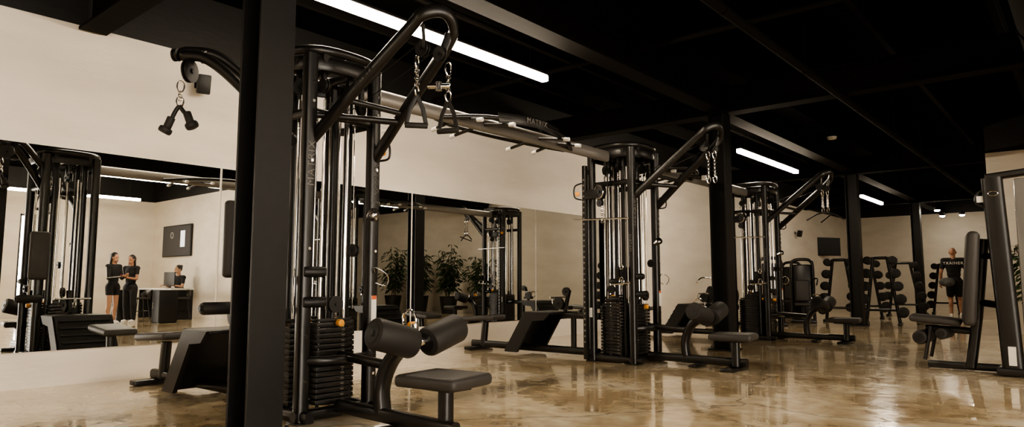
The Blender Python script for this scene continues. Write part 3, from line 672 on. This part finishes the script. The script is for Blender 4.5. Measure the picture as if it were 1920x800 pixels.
bag = thing('waist_bag', (-3.20, 22.66, 1.02), 'grey padded waist bag worn across the lower back', 'bag')
MB().ell((0, 0, 0), (.2, .09, .13)).ell((.05, -.04, -.03), (.12, .09, .09)).obj('bag_body', CLOG, bag, rm=.012)
MB().torus((.14, .23, .04), .21, .014, (0, 0, 1), 1, .78, 28, 8).obj('bag_strap', CLO, bag)
fl = {'wL': (.06, -.33, 1.17), 'eL': (.2, -.06, 1.13), 'wR': (-.06, -.33, 1.17), 'eR': (-.2, -.06, 1.13), 'dH': (0, -1, -.35)}
hh = {'L': ((-.35, -.8, .25), (-.5, 0, .6)), 'R': ((.35, -.8, .25), (.5, 0, .6))}
person((2.72, 6.45, 0), -2.0, dict(fl), 'woman in black track jacket with white sleeve stripe looking down', SKIN, 'long', 'visitors by the desk', sc=.99, sleeve=1.2, stripe=True, female=True, hands=hh, leg=.35)
person((2.98, 6.95, 0), -.6, dict(fl), 'woman with long dark hair holding a red phone', SKIN2, 'long', 'visitors by the desk', sc=.97, sleeve=.5, female=True, hands=hh, leg=1.2, bottoms=CLO)
ph = MB().box((0, 0, 0), (.075, .012, .15), Euler((-.6, 0, 0)), .004).obj('mobile_phone', PHONE)
ph.location = V((2.98, 6.95, 0))+Matrix.Rotation(-.6, 3, 'Z') @ V((0, -.42, 1.20)); ph.rotation_euler[2] = -.6
meta(ph, 'red cased mobile phone held in both hands', 'phone')
sit = {'pel': (0, 0, .62), 'wai': (0, -.01, .78), 'che': (0, -.03, .98), 'nek': (0, -.04, 1.15), 'hed': (0, -.07, 1.31), 'sL': (.18, -.03, 1.09), 'sR': (-.18, -.03, 1.09),
       'eL': (.25, -.12, .84), 'eR': (-.25, -.12, .84), 'wL': (.12, -.38, .885), 'wR': (-.12, -.38, .885), 'hL': (.1, -.03, .60), 'hR': (-.1, -.03, .60), 'kL': (.15, -.44, .58), 'kR': (-.15, -.44, .58), 'aL': (.14, -.38, .16), 'aR': (-.14, -.38, .16)}
person((5.0, 9.06, .0), -.25, sit, 'seated receptionist in black t-shirt working behind the desk', SKIN, 'bun', None, sc=1.06, leg=1.2, female=True, hands={'L': ((-.2, -1, 0), (0, 0, -1)), 'R': ((.2, -1, 0), (0, 0, -1))})
T = thing('reception_desk', (4.5, 8.45, 0), 'reception desk with white top and black panel legs', 'desk')
MB().box((0, 0, .83), (2.2, .62, .045), bev=.006).obj('desk_top', TOPW, T)
for x in (-1.05, 1.05): MB().box((x, 0, .405), (.05, .58, .805)).obj('desk_leg', BLK2, T)
MB().box((0, .1, .68), (2.05, .03, .2)).obj('modesty_panel', BLK2, T)
def stool(x, y, z=.62):
    T = thing('bar_stool', (x, y, 0), 'black low-back stool on four metal legs', 'stool', 'desk stools')
    MB().box((0, 0, z-.03), (.4, .38, .05), bev=.02).obj('seat', PAD, T)
    MB().tube(crv([(-.2, .1, z+.02), (-.16, .2, z+.12), (0, .22, z+.14), (.16, .2, z+.12), (.2, .1, z+.02)], 5), .01, .06).obj('backrest', PAD, T)
    for a in (-1, 1):
        for c in (-1, 1): MB().tube([(a*.14, c*.13, z-.04), (a*.2, c*.19, 0)], .012, ref=(1, 0, 0)).obj('leg', BLK, T)
    MB().tube([(-.175, -.165, .25), (.175, -.165, .25), (.175, .165, .25), (-.175, .165, .25)], .009, closed=True).obj('footrest', BLK, T)
stool(5.0, 9.12, .55); stool(4.0, 7.6); stool(3.3, 8.35)
T = thing('computer_monitor', (4.2, 8.42, .853), 'black desktop monitor on the white desk', 'monitor')
MB().box((0, 0, .26), (.68, .035, .38), Euler((0, 0, .0)), .01).obj('monitor_body', BLK2, T)
MB().cyl((0, 0, 0), (0, 0, .012), .1).cyl((0, .02, .01), (0, .02, .25), .018).obj('monitor_stand', BLK2, T)
MB().box((0, .0185, .26), (.64, .002, .34)).obj('screen', SCRW, T)
for (x, y, w) in ((3.6, 7.05, .42), (2.35, 7.55, .42)):
    T = thing('storage_cabinet', (x, y, 0), 'low black storage cabinet beside the reception desk', 'cabinet', 'black cabinets')
    MB().box((0, 0, .42), (w, .45, .8), bev=.008).box((0, 0, .012), (w-.05, .4, .024)).obj('cabinet_body', BLK2, T)
    MB().box((0, -.228, .42), (w-.03, .006, .76)).obj('door', BLK2, T)
    MB().cyl((w/2-.06, -.235, .36), (w/2-.06, -.235, .5), .006).obj('door_handle', CHR, T)
T = thing('wall_television', (6.12, 9.45, 2.3), 'large flat television showing a dark advert beside the corner', 'television')
MB().box((0, -.04, 0), (1.95, .06, .98), bev=.01).obj('television_body', BLK2, T)
MB().box((0, -.072, 0), (1.88, .003, .91)).obj('screen', SCR, T)
MB().box((-.45, -.076, .05), (.30, .002, .5)).obj('screen_phone_graphic', SCRW, T)
MB().torus((.3, -.076, .18), .09, .008, (0, 1, 0)).obj('screen_graphic', LETW, T)
def plant(x, y, h, n):
    T = thing('potted_palm', (x, y, 0), 'tall leafy green palm in a dark floor pot', 'plant', 'potted palms')
    MB().cyl((0, 0, 0), (0, 0, .55), .22, .30, 28).torus((0, 0, .55), .292, .015).obj('pot', BLK2, T)
    st = MB(); lf = MB()
    for i in range(n):
        a = random.uniform(0, 6.28); r0 = random.uniform(.02, .15); hh_ = random.uniform(.6, 1)*h; r1 = r0+random.uniform(.05, .32)
        top = V((math.cos(a)*r1, math.sin(a)*r1, hh_)); base = V((math.cos(a)*r0, math.sin(a)*r0, .5))
        st.tube(crv([base, base.lerp(top, .5)+V((0, 0, .08)), top], 4), .009, ref=(.3, 1, 0), seg=6)
        for k in range(30):
            t = random.uniform(.2, 1); p = base.lerp(top, t); b2 = random.uniform(0, 6.28); L = random.uniform(.2, .38)
            d = V((math.cos(b2), math.sin(b2), random.uniform(-.2, .5))).normalized(); w = d.cross(V((0, 0, 1))).normalized()*L*.085
            pts = [p, p+d*L*.4+w, p+d*L*.8+w*.6-V((0, 0, .05)), p+d*L-V((0, 0, .14)), p+d*L*.8-w*.6-V((0, 0, .05)), p+d*L*.4-w]
            lf.bm.faces.new([lf.bm.verts.new(q) for q in pts])
    st.obj('stem', WOOD, T); lf.obj('foliage', LEAF, T, smooth=False)
plant(2.0, 15.8, 2.4, 14); plant(.6, 15.8, 2.3, 15); plant(-.75, 15.9, 2.0, 12); plant(3.4, 15.8, 2.3, 12)
# ------------------------------------------------------------------ world, camera
w = bpy.data.worlds.new('world'); bpy.context.scene.world = w; w.use_nodes = True
w.node_tree.nodes['Background'].inputs[0].default_value = (1, .9, .78, 1); w.node_tree.nodes['Background'].inputs[1].default_value = .05
try: bpy.context.scene.view_settings.look = 'AgX - Medium High Contrast'
except Exception as ex: print(ex)
cam = bpy.data.cameras.new('camera'); cam.lens = 24; cam.sensor_width = 36; cam.clip_end = 200; cam.clip_start = .05
co = bpy.data.objects.new('camera', cam); C.objects.link(co); co.location = (0, 0, 1.0)
co.rotation_euler = (math.radians(90+5.8), 0, math.radians(40.4)); bpy.context.scene.camera = co
